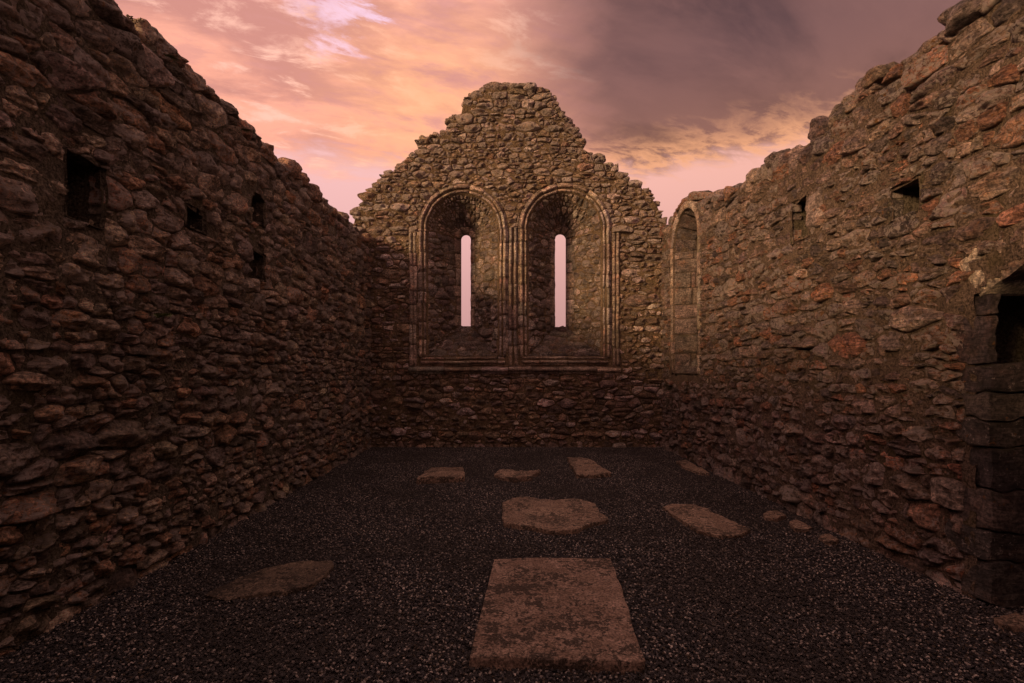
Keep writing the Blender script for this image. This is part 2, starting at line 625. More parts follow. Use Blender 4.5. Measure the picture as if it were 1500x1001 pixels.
def grid_faces(nu, nv):
    """grid of (nu+1)x(nv+1) plus a skirt ring"""
    idx = np.arange((nu + 1) * (nv + 1)).reshape(nv + 1, nu + 1)
    f = np.stack([idx[:-1, :-1], idx[:-1, 1:], idx[1:, 1:], idx[1:, :-1]], -1).reshape(-1, 4)
    ring = np.concatenate([idx[0, :-1], idx[:-1, -1], idx[-1, :0:-1], idx[:0:-1, 0]])
    base = (nu + 1) * (nv + 1)
    L = len(ring)
    k = np.arange(L)
    sk = np.stack([ring, base + k, base + (k + 1) % L, ring[(k + 1) % L]], -1)
    return np.concatenate([f, sk]), ring


def stone_batch(polys, mapf, nu, nv, H=(0.03, 0.07), depth=0.08, rough=0.010, strata=0.008, edge=10.0,
                facet=0.75, r=None, pn=15.0, depths=None, boundary_noise=0.012):
    """vectorised rough cushion stones. returns verts (S,nvert,3), faces"""
    r = r or rng
    S = len(polys)
    s, t = np.meshgrid(np.linspace(-1, 1, nu + 1), np.linspace(-1, 1, nv + 1))
    # a touch of clustering towards the edges
    s = np.sign(s) * np.abs(s) ** 0.8
    t = np.sign(t) * np.abs(t) ** 0.8
    rho = np.maximum(np.abs(s), np.abs(t)).ravel()
    ne = max(len(p) for p in polys)
    NX = np.zeros((S, ne)); NY = np.zeros((S, ne)); ED = np.full((S, ne), 1e6)
    C = np.zeros((S, 2)); E = np.zeros((S, 2))
    for i, p in enumerate(polys):
        A, c = area_cent(p)
        C[i] = c
        E[i] = (p.max(0) - p.min(0)) / 2
        q = np.roll(p, -1, axis=0)
        d = q - p
        L = np.linalg.norm(d, axis=1) + 1e-9
        nx, ny = d[:, 1] / L, -d[:, 0] / L
        NX[i, :len(p)] = nx
        NY[i, :len(p)] = ny
        ED[i, :len(p)] = np.maximum((p[:, 0] - c[0]) * nx + (p[:, 1] - c[1]) * ny, 0.004)
    dx = s.ravel()[None, :] * E[:, 0:1]
    dy = t.ravel()[None, :] * E[:, 1:2]
    L = np.sqrt(dx * dx + dy * dy) + 1e-9
    dx, dy = dx / L, dy / L
    acc = np.zeros_like(dx)
    for e in range(ne):
        q = np.maximum((dx * NX[:, e:e + 1] + dy * NY[:, e:e + 1]) / ED[:, e:e + 1], 0)
        acc += q ** pn
    rad = np.where(acc > 1e-12, np.maximum(acc, 1e-12) ** (-1 / pn), 0.0)
    lu = dx * rad * rho
    lv = dy * rad * rho
    off = r.uniform(0, 50, (S, 1, 3))
    # height: intersected random chisel planes, rounded at the rim
    hs = r.uniform(*H, (S, 1)) * np.clip(np.sqrt(E.prod(1, keepdims=True)) / 0.09, 0.55, 1.35)
    sn, tn = lu / E[:, 0:1], lv / E[:, 1:2]
    hh = np.full_like(lu, 9.0)
    for kf in range(6):
        c = r.uniform(0.75, 1.2, (S, 1))
        g = r.normal(0, facet, (S, 2))
        hh = np.minimum(hh, c + g[:, 0:1] * sn + g[:, 1:2] * tn)
    hh = np.clip(hh, 0.12, None)
    prof = (1 - np.clip(rho, 0, 1) ** edge) ** 0.42
    h = hs * hh * (0.12 + 0.88 * prof[None, :])
    u = C[:, 0:1] + lu
    v = C[:, 1:2] + lv
    q = np.stack([u * 9, v * 13, h * 9], -1) + off
    n1 = fbm(q, 4, 0.6)
    lay = fbm(np.stack([u * 4, v * 34 + 3 * vnoise(q * 0.5), h * 4], -1) + off, 2, 0.6)
    lay = np.tanh(2.5 * lay)
    keep = (0.25 + 0.75 * prof)[None, :]
    rid = 1 - 2 * np.abs(vnoise(q * 1.6 + 11.0))
    h = h + rough * (n1 * 1.5 + rid * 0.8) * keep + strata * lay * keep
    bx = vnoise(q * 1.3 + 5.0)
    by = vnoise(q * 1.3 + 25.0)
    u = u + bx * boundary_noise
    v = v + by * boundary_noise * 0.7
    faces, ring = grid_faces(nu, nv)
    dep = np.full((S, 1), depth) if depths is None else np.asarray(depths).reshape(S, 1)
    sh = np.where(dep > 0.2, 0.22, 0.0)
    us = u[:, ring] + (C[:, 0:1] - u[:, ring]) * sh
    vs = v[:, ring] + (C[:, 1:2] - v[:, ring]) * sh * 1.6
    hsk = np.repeat(-dep, len(ring), axis=1)
    u = np.concatenate([u, us], 1)
    v = np.concatenate([v, vs], 1)
    h = np.concatenate([h, hsk], 1)
    return mapf(u, v, h), faces, C


def proj_area(V):
    """rough projected size in photo pixels of each stone (S,n,3)"""
    y = np.maximum(V[..., 1], 0.3)
    px = VX + F * V[..., 0] / y
    py = VY - F * (V[..., 2] - CH) / y
    w = np.clip(px.max(1), 0, 1500) - np.clip(px.min(1), 0, 1500)
    h = np.clip(py.max(1), 0, 1001) - np.clip(py.min(1), 0, 1001)
    a = w * h
    a[V[..., 1].max(1) < 0.5] = 0
    return a


def emit_stones(parent, name, batches, mat, limit=300, stuff_name='rubble_stones'):
    """batches: list of (verts(S,n,3), faces, tint(S,4)). the largest in view become objects, the rest one stuff part"""
    base = world_loc(parent)
    A = np.concatenate([proj_area(b[0]) for b in batches])
    order = np.argsort(-A)
    big = np.zeros(len(A), bool)
    big[order[:limit]] = True
    big &= A > 25
    o0 = 0
    restV, restF, restT, nvt = [], [], [], 0
    for V, Fc, T in batches:
        S, n, _ = V.shape
        for i in range(S):
            if big[o0 + i]:
                c = V[i].mean(0)
                me = mesh_np(name, V[i] - c, Fc, np.repeat(T[i:i + 1], n, 0))
                link(name, me, parent, mat, tuple(c - base))
        rs = ~big[o0:o0 + S]
        if rs.any():
            Vr = V[rs]
            k = len(Vr)
            restV.append(Vr.reshape(-1, 3) - base)
            restF.append((Fc[None] + (np.arange(k) * n)[:, None, None]).reshape(-1, 4) + nvt)
            restT.append(np.repeat(T[rs], n, 0))
            nvt += k * n
        o0 += S
    if restV:
        me = mesh_np(stuff_name, np.concatenate(restV), np.concatenate(restF), np.concatenate(restT))
        tag(link(stuff_name, me, parent, mat), kind='stuff')


def boulders(cs, sizes, n=10, r=None):
    """rough lumps: cube-sphere grids (six patches joined) -> verts (S,nv,3), faces"""
    r = r or rng
    g = np.linspace(-1, 1, n + 1)
    a, b = np.meshgrid(g, g)
    a, b = a.ravel(), b.ravel()
    o = np.ones_like(a)
    P, Fs, k = [], [], 0
    idx = np.arange((n + 1) ** 2).reshape(n + 1, n + 1)
    fq = np.stack([idx[:-1, :-1], idx[:-1, 1:], idx[1:, 1:], idx[1:, :-1]], -1).reshape(-1, 4)
    for sx, perm in ((1, 0), (-1, 0), (1, 1), (-1, 1), (1, 2), (-1, 2)):
        q = np.stack([o * sx, a * sx, b], -1)
        q = np.roll(q, perm, axis=1)
        P.append(q)
        Fs.append(fq + k)
        k += len(a)
    P = np.concatenate(P)
    P = P / (np.abs(P) ** 3.2).sum(1, keepdims=True) ** (1 / 3.2)
    Fs = np.concatenate(Fs)
    S = len(cs)
    cs, sizes = np.asarray(cs), np.asarray(sizes)
    off = r.uniform(0, 60, (S, 1, 3))
    ang = r.uniform(-0.5, 0.5, S)
    d = P[None] * (1 + 0.30 * fbm(P[None] * 1.1 + off, 3, 0.55)[..., None])
    V = d * sizes[:, None, :]
    ca, sa = np.cos(ang)[:, None], np.sin(ang)[:, None]
    V = np.stack([V[..., 0] * ca - V[..., 1] * sa, V[..., 0] * sa + V[..., 1] * ca, V[..., 2]], -1)
    return V + cs[:, None, :], Fs


def rough_box(O, U, V, N, su, sv, sn, n=5, rad=0.012, nz=0.006):
    """a dressed block: rounded, slightly uneven box, O = centre"""
    g = np.linspace(-1, 1, n + 1)
    a, b = np.meshgrid(g, g)
    a, b = a.ravel(), b.ravel()
    o = np.ones_like(a)
    P, Fs, k = [], [], 0
    idx = np.arange((n + 1) ** 2).reshape(n + 1, n + 1)
    fq = np.stack([idx[:-1, :-1], idx[:-1, 1:], idx[1:, 1:], idx[1:, :-1]], -1).reshape(-1, 4)
    for sx, perm in ((1, 0), (-1, 0), (1, 1), (-1, 1), (1, 2), (-1, 2)):
        P.append(np.roll(np.stack([o * sx, a * sx, b], -1), perm, axis=1))
        Fs.append(fq + k)
        k += len(a)
    P = np.concatenate(P) * np.array([su, sv, sn]) / 2
    half = np.array([su, sv, sn]) / 2
    inner = np.clip(P, -(half - rad), half - rad)
    d = P - inner
    L = np.linalg.norm(d, axis=1, keepdims=True)
    P = np.where(L > 1e-9, inner + d / np.maximum(L, 1e-9) * rad, P)
    O, U, V, N = (np.array(q, float) for q in (O, U, V, N))
    W = O + P[:, 0:1] * U + P[:, 1:2] * V + P[:, 2:3] * N
    W = W + nz * np.stack([fbm(W * 11 + 3, 3), fbm(W * 11 + 33, 3), fbm(W * 11 + 63, 3)], -1)
    return W, np.concatenate(Fs)


def add_block(name, parent, W, Fc, tint, mat):
    base = world_loc(parent)
    c = W.mean(0)
    me = mesh_np(name, W - c, Fc, np.repeat(np.asarray(tint)[None], len(W), 0))
    return link(name, me, parent, mat, tuple(c - base))


# ------------------------------------------------------------------ wall cores (mortar body)
def core_mesh(mapf, u0, u1, topf, thick, inside, res=0.05, rough=0.02, parent=None, mat=None, name='mortar_core',
              back_inside=None):
    nu = int((u1 - u0) / res)
    us = np.linspace(u0, u1, nu + 1)
    tops = np.array([topf(q) for q in us]) - 0.10
    nv = int((tops.max() + 0.3) / res)
    zs = -0.3 + (np.linspace(0, 1, nv + 1)[:, None]) * (tops[None, :] + 0.3)
    uu = np.repeat(us[None], nv + 1, 0)
    q = np.stack([uu * 7, zs * 7, np.zeros_like(uu)], -1)
    h = 0.0 + rough * 0.7 * fbm(q + 3.3, 4, 0.65) + 0.6 * rough * fbm(q * 0.25, 2)
    Vf = mapf(uu, zs, h).reshape(-1, 3)
    idx = np.arange((nu + 1) * (nv + 1)).reshape(nv + 1, nu + 1)
    fq = np.stack([idx[:-1, :-1], idx[:-1, 1:], idx[1:, 1:], idx[1:, :-1]], -1).reshape(-1, 4)
    cu = uu.ravel()[fq].mean(1)
    cv = zs.ravel()[fq].mean(1)
    keep = ~inside(cu, cv)
    ff = fq[keep]
    # back sheet
    Vb = mapf(uu, zs, np.full_like(uu, -thick)).reshape(-1, 3)
    kb = ~(back_inside or inside)(cu, cv)
    fb = fq[kb][:, ::-1] + len(Vf)
    # top strip and ends
    n0 = len(Vf)
    tp = np.stack([idx[-1, :-1], idx[-1, 1:], idx[-1, 1:] + n0, idx[-1, :-1] + n0], -1)
    e0 = np.stack([idx[:-1, 0], idx[1:, 0], idx[1:, 0] + n0, idx[:-1, 0] + n0], -1)
    e1 = np.stack([idx[1:, -1], idx[:-1, -1], idx[:-1, -1] + n0, idx[1:, -1] + n0], -1)
    me = mesh_np(name, np.concatenate([Vf, Vb]) - world_loc(parent), np.concatenate([ff, fb, tp, e0, e1]))
    return link(name, me, parent, mat)


def hole_box(parent, mapf, u0, u1, v0, v1, depth, mat, name='putlog_hole'):
    """open-fronted recess with five uneven faces"""
    n = 6
    g = np.linspace(0, 1, n + 1)
    a, b = np.meshgrid(g, g)
    a, b = a.ravel(), b.ravel()
    idx = np.arange((n + 1) ** 2).reshape(n + 1, n + 1)
    fq = np.stack([idx[:-1, :-1], idx[:-1, 1:], idx[1:, 1:], idx[1:, :-1]], -1).reshape(-1, 4)
    P, Fs, k = [], [], 0
    o = np.ones_like(a)
    w, h = u1 - u0, v1 - v0
    dd = 0.02 - (depth + 0.02) * b
    for q in (np.stack([u0 + w * a, v0 + h * b, -depth * o], -1),
              np.stack([u0 * o, v0 + h * a, dd], -1), np.stack([u1 * o, v0 + h * a, dd], -1),
              np.stack([u0 + w * a, v0 * o, dd], -1), np.stack([u0 + w * a, v1 * o, dd], -1)):
        P.append(q); Fs.append(fq + k); k += len(a)
    P = np.concatenate(P)
    W = mapf(P[:, 0], P[:, 1], P[:, 2])
    W = W + 0.018 * np.stack([fbm(W * 9 + 3, 2), fbm(W * 9 + 33, 2), fbm(W * 9 + 63, 2)], -1)
    base = world_loc(parent)
    c = W.mean(0)
    return link(name, mesh_np(name, W - c, np.concatenate(Fs)), parent, mat, tuple(c - base))


# ------------------------------------------------------------------ setting: ground
def plane_mesh(name, x0, x1, y0, y1, z):
    return mesh_np(name, [(x0, y0, z), (x1, y0, z), (x1, y1, z), (x0, y1, z)], [(0, 1, 2, 3)], smooth=False)


XL, XR, YG = -2.65, 3.08, 10.04
tag(link('ground', plane_mesh('ground', -1500, 1500, -1500, 1500, -0.03), None, M_TURF), kind='structure')
tag(link('chapel_floor', plane_mesh('chapel_floor', XL - 0.4, XR + 1.3, -3.0, YG + 0.4, -0.012), None, M_BED), kind='structure')


def ipx(pts, side):
    """wall-top polyline given in photo pixels -> (u, v) in the wall's plane"""
    out = []
    for px, py in pts:
        d = F * (XL if side == 'L' else XR) / (px - VX)
        out.append((d, CH + (VY - py) * d / F))
    return sorted(out)


def gpx(px, py):
    return (px - VX) * YG / F, CH + (VY - py) * YG / F


def top_fn(pts):
    a = np.array(sorted(pts))
    return lambda q: float(np.interp(q, a[:, 0], a[:, 1]))


def finish_wall(parent, polys, mapf, pal, mat, topf, lich, H, near_split=None, strata=0.010, rough=0.014, facet=0.8,
                extra=None, u_of=None, tint_fn=None):
    """stones of one wall face in two levels of detail"""
    bat = []
    cent = np.array([area_cent(p)[1] for p in polys])
    near = cent[:, 0] < near_split if near_split is not None else np.ones(len(polys), bool)
    for sel, (nu, nv) in ((near, (20, 15)), (~near, (12, 9))):
        ps = [p for p, s in zip(polys, sel) if s]
        if not ps:
            continue
        tops = np.array([topf(c[0]) - p[:, 1].max() for p, c in zip(ps, cent[sel])])
        dep = np.where(tops < 0.12, 0.34, 0.09)
        V, Fc, C = stone_batch(ps, mapf, nu, nv, H=H, strata=strata, rough=rough, facet=facet, depths=dep)
        T = pick_tint(pal, len(ps), lich)
        if tint_fn is not None:
            T = tint_fn(T, C)
        bat.append((V, Fc, T))
    if extra is not None:
        bat += extra
    emit_stones(parent, 'stone', bat, mat)


def coping(mapf, u0, u1, topf, thick, pal, step=0.16, lich=0.5, size=0.10):
    cs, sz = [], []
    u = u0
    while u < u1:
        for k in range(3):
            hh = rng.uniform(-thick * 0.8, -0.06)
            p = mapf(np.array(u + rng.uniform(-.06, .06)), np.array(topf(u) - 0.045 + rng.normal(0, 0.03)), np.array(hh))
            cs.append(p)
            s = size * rng.uniform(0.7, 1.35)
            sz.append((s * rng.uniform(1.0, 1.5), s * rng.uniform(1.0, 1.5), s * rng.uniform(0.55, 0.9)))
        u += step * rng.uniform(0.7, 1.3)
    V, Fc = boulders(cs, sz, 7)
    return V, Fc, pick_tint(pal, len(cs), lich)


# ------------------------------------------------------------------ left wall
TOP_L = top_fn([(-3, 3.95), (2.0, 3.96), (2.6, 4.0)] + ipx([(160, 0), (190, 32), (215, 50), (238, 48), (262, 78), (285, 112), (320, 140), (350, 172),
               (390, 214), (430, 250), (470, 291), (500, 318), (517, 330)], 'L') + [(10.9, 4.05)])
wl = empty('stone_wall', (XL, 5.0, 0))
tag(wl, 'long dark rubble wall on the left side of the roofless chapel', 'wall', kind='thing')
map_l = plane_map((XL, 0, 0), (0, 1, 0), (0, 0, 1), (1, 0, 0))
HOLES_L = [(3.10, 3.34, 2.46, 2.80), (5.33, 5.60, 3.09, 3.34), (5.33, 5.60, 2.50, 2.74), (4.25, 4.48, 2.72, 2.86)]


def in_holes(holes, m=0.0):
    def f(u, v):
        r = np.zeros(len(u), bool)
        for a, b, c, d in holes:
            r |= (u > a - m) & (u < b + m) & (v > c - m) & (v < d + m)
        return r
    return f


core_mesh(map_l, -3.0, YG + 0.7, TOP_L, 0.9, in_holes(HOLES_L, 0.012), parent=wl, mat=M_MORT_L, res=0.045,
          back_inside=lambda u, v: np.zeros(len(u), bool))
for h in HOLES_L:
    hole_box(wl, map_l, h[0] - 0.03, h[1] + 0.03, h[2] - 0.03, h[3] + 0.03, 0.42, M_MORT_L)
S = seeds_rubble(1.2, YG + 0.05, 0.0, 4.4, 0.118, 1.75, rng)
polys = power_cells(S, 1.75, 0.009, topf=TOP_L, clips=[((1, 0), YG + 0.1)], excl=[ex_rect(*h, 0.03) for h in HOLES_L])
finish_wall(wl, polys, map_l, 'left', M_STONE, TOP_L, 1.15, (0.03, 0.075), near_split=5.0, strata=0.010,
            extra=[coping(map_l, 1.2, YG + 0.2, TOP_L, 0.9, 'left')])

# ------------------------------------------------------------------ right wall
TOP_R = top_fn([(-3, 3.9), (2.5, 3.9)] + ipx([(1440, 0), (1380, 52), (1300, 116), (1285, 120), (1252, 124), (1240, 148), (1200, 180), (1160, 222),
               (1100, 254), (1060, 281), (1028, 298)], 'R') + [(8.3, 4.22), (8.6, 4.47), (9.05, 4.47), (9.3, 4.38), (9.7, 4.22), (10.9, 4.25)])
wr = empty('stone_wall', (XR, 5.0, 0))
tag(wr, 'long brown rubble wall on the right with a doorway and a tall lancet', 'wall', kind='thing')
map_r = plane_map((XR, 0, 0), (0, 1, 0), (0, 0, 1), (-1, 0, 0))
HOLES_R = [(5.19, 5.46, 2.88, 3.26), (3.80, 4.06, 2.72, 2.92), (9.42, 9.72, 0.80, 1.20)]
DOOR = dict(u0=2.05, u1=3.30, vs=2.0, cu=2.675, cv=1.123, R=1.078)
LAN = dict(u0=8.20, u1=9.40, v0=1.45, vs=3.66, cu=8.80, cv=3.66, R=0.60)


def inside_r(m):
    hol = in_holes(HOLES_R, 0.012)

    def f(u, v):
        r = hol(u, v)
        d = DOOR
        r |= (u > d['u0'] - m) & (u < d['u1'] + m) & (v < d['vs'])
        r |= (np.hypot(u - d['cu'], v - d['cv']) < d['R'] + m) & (v >= d['vs'])
        d = LAN
        r |= (u > d['u0'] - m) & (u < d['u1'] + m) & (v < d['vs']) & (v > d['v0'] - m)
        r |= (np.hypot(u - d['cu'], v - d['cv']) < d['R'] + m) & (v >= d['vs'])
        return r
    return f


def back_r(u, v):
    d = DOOR
    r = (u > d['u0'] - .05) & (u < d['u1'] + .05) & (v < d['vs'] + 0.2)
    r |= (np.abs(u - LAN['cu']) < 0.12) & (v > 2.0) & (v < 3.7)
    return r


core_mesh(map_r, -3.0, YG + 0.7, TOP_R, 0.9, inside_r(0.03), parent=wr, mat=M_MORT_R, res=0.045, back_inside=back_r)
for h in HOLES_R:
    hole_box(wr, map_r, h[0] - 0.03, h[1] + 0.03, h[2] - 0.03, h[3] + 0.03, 0.55, M_MORT_L)
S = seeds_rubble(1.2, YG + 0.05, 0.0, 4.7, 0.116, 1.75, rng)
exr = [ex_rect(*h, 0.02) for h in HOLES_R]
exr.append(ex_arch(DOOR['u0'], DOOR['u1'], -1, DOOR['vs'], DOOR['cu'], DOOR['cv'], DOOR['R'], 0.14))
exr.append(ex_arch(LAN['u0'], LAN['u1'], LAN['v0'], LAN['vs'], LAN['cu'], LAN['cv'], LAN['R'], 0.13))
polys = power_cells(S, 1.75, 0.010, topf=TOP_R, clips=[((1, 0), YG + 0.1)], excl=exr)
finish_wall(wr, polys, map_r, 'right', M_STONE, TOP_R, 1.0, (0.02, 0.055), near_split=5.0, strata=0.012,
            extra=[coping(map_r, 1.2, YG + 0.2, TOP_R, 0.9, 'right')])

# ------------------------------------------------------------------ gable wall
GP = [(517, 326), (522, 306), (531, 288), (546, 270), (578, 243), (609, 216), (626, 200), (659, 187), (661, 172), (675, 164), (677, 147),
      (694, 137), (712, 123), (734, 120), (782, 122), (799, 131), (811, 148), (828, 166), (836, 184), (851, 200), (858, 221), (880, 229),
      (904, 246), (921, 257), (948, 275), (962, 294), (975, 324)]
TOP_G = top_fn([gpx(*p) for p in GP])
wg = empty('chapel_gable', (0.1, YG, 0))
tag(wg, 'pointed end gable of lichened rubble with two arched slit windows', 'wall')
map_g = plane_map((0, YG, 0), (1, 0, 0), (0, 0, 1), (0, -1, 0))
WINS = [dict(cu=-0.83, R=0.716, hw=0.105, cv=4.27, v0=1.77, zb=2.435, label='left'),
        dict(cu=1.17, R=0.743, hw=0.120, cv=4.27, v0=1.77, zb=2.42, label='right')]
BAND = 0.17
DEPTH = 0.76


def inside_g(m):
    def f(u, v):
        r = np.zeros(len(u), bool)
        for w in WINS:
            r |= (np.abs(u - w['cu']) < w['R'] + m) & (v > w['v0'] - m) & (v < w['cv'])
            r |= (np.hypot(u - w['cu'], v - w['cv']) < w['R'] + m) & (v >= w['cv'])
        return r
    return f


def back_g(u, v):
    r = np.zeros(len(u), bool)
    for w in WINS:
        r |= (np.abs(u - w['cu']) < w['hw'] + 0.06) & (v > w['zb'] - 0.05) & (v < w['cv'] + 0.2)
    return r


core_mesh(map_g, -2.99, 3.15, TOP_G, 0.80, inside_g(0.03), parent=wg, mat=M_MORT_G, res=0.045, back_inside=back_g)
S = seeds_rubble(-3.0, 3.15, 0.0, 7.3, 0.112, 1.75, rng, small=0.3)
exg = [ex_arch(w['cu'] - w['R'], w['cu'] + w['R'], w['v0'], w['cv'], w['cu'], w['cv'], w['R'], BAND + 0.01) for w in WINS]
exg.append(ex_rect(-1.90, 2.27, 1.43, 1.62, 0.0))
exg.append(ex_rect(-1.87, -1.70, 1.5, 4.2, 0.0))
exg.append(ex_rect(2.07, 2.24, 1.5, 4.2, 0.0))
exg.append(ex_rect(0.04, 0.27, 1.5, 4.3, 0.0))
polys = power_cells(S, 1.75, 0.011, topf=TOP_G, clips=[((-1, 0), 3.0), ((1, 0), 3.17)], excl=exg)


def gable_tint(T, C):
    # lichen crusts thrive on the exposed upper stones, none near the damp foot
    k = np.clip((C[:, 1] - 2.6) / 3.2, 0, 1)
    T[:, 3] = np.clip(T[:, 3] * (0.35 + 1.7 * k) + 0.45 * k * (rng.random(len(T)) < 0.45), 0, 1)
    return T


finish_wall(wg, polys, map_g, 'gable', M_GABLE, TOP_G, 0.75, (0.035, 0.08), strata=0.006, tint_fn=gable_tint,
            extra=[coping(map_g, -2.9, 3.1, lambda q: TOP_G(q) + 0.0, 0.75, 'gable', lich=0.9, size=0.085)])


# unseen wall added behind the camera to close the nave and shade its interior
ww = empty('added_shade_wall', (0.2, -3.0, 0))
tag(ww, kind='structure')
map_w = plane_map((0, -3.0, 0), (1, 0, 0), (0, 0, 1), (0, 1, 0))
TOP_W = top_fn([(-3.6, 3.4), (-2.6, 3.3), (-0.6, 3.0), (0.2, 3.1), (1.0, 2.9), (3.0, 3.3), (4.0, 3.4)])
core_mesh(map_w, -3.5, 3.9, TOP_W, 0.8, lambda u, v: np.zeros(len(u), bool), parent=ww, mat=M_MORT_R, res=0.1)
# ------------------------------------------------------------------ windows
def sweep_block(path, s0, s1, prof, mapf, ns=5, nz=0.006):
    """moulded block between path parameters; path(s)->(u,v,nu,nv) ; prof list of (q,h)"""
    ss = np.linspace(s0, s1, ns + 1)
    pu, pv, nu_, nv_ = path(ss)
    q = np.array([p[0] for p in prof])
    h = np.array([p[1] for p in prof])
    U = pu[:, None] + nu_[:, None] * q[None]
    Vv = pv[:, None] + nv_[:, None] * q[None]
    Hh = np.repeat(h[None], ns + 1, 0)
    W = mapf(U, Vv, Hh)
    m = len(prof)
    idx = np.arange((ns + 1) * m).reshape(ns + 1, m)
    fq = np.stack([idx[:-1, :-1], idx[1:, :-1], idx[1:, 1:], idx[:-1, 1:]], -1).reshape(-1, 4).tolist()
    fq.append(idx[0].tolist())
    fq.append(idx[-1][::-1].tolist())
    W = W.reshape(-1, 3)
    W = W + nz * np.stack([fbm(W * 12 + 3, 3), fbm(W * 12 + 33, 3), fbm(W * 12 + 63, 3)], -1)
    W = W + rng.normal(0, 0.005, 3)
    return W, fq


def roll(q0, q1, h0, hr, n=7):
    c, r = (q0 + q1) / 2, (q1 - q0) / 2
    a = np.linspace(math.pi, 0, n)
    return [(c + r * math.cos(t), h0 + hr * math.sin(t)) for t in a]


PROF = [(0.0, -0.10), (0.0, -0.02)] + roll(0.004, 0.050, -0.01, 0.030) + [(0.060, -0.022), (0.072, -0.020)] + roll(0.078, 0.138, 0.0, 0.055) + \
       [(0.145, 0.002), (0.168, 0.012), (0.172, -0.10)]
PROF_FLAT = [(0.0, -0.12), (0.0, -0.01), (0.012, 0.008), (0.06, 0.014), (0.11, 0.012), (0.13, 0.0), (0.132, -0.12)]


def add_poly(name, parent, W, fq, tint, mat):
    base = world_loc(parent)
    c = W.mean(0)
    me = mesh_np(name, W - c, fq, np.repeat(np.asarray(tint)[None], len(W), 0), smooth=True)
    return link(name, me, parent, mat, tuple(c - base))


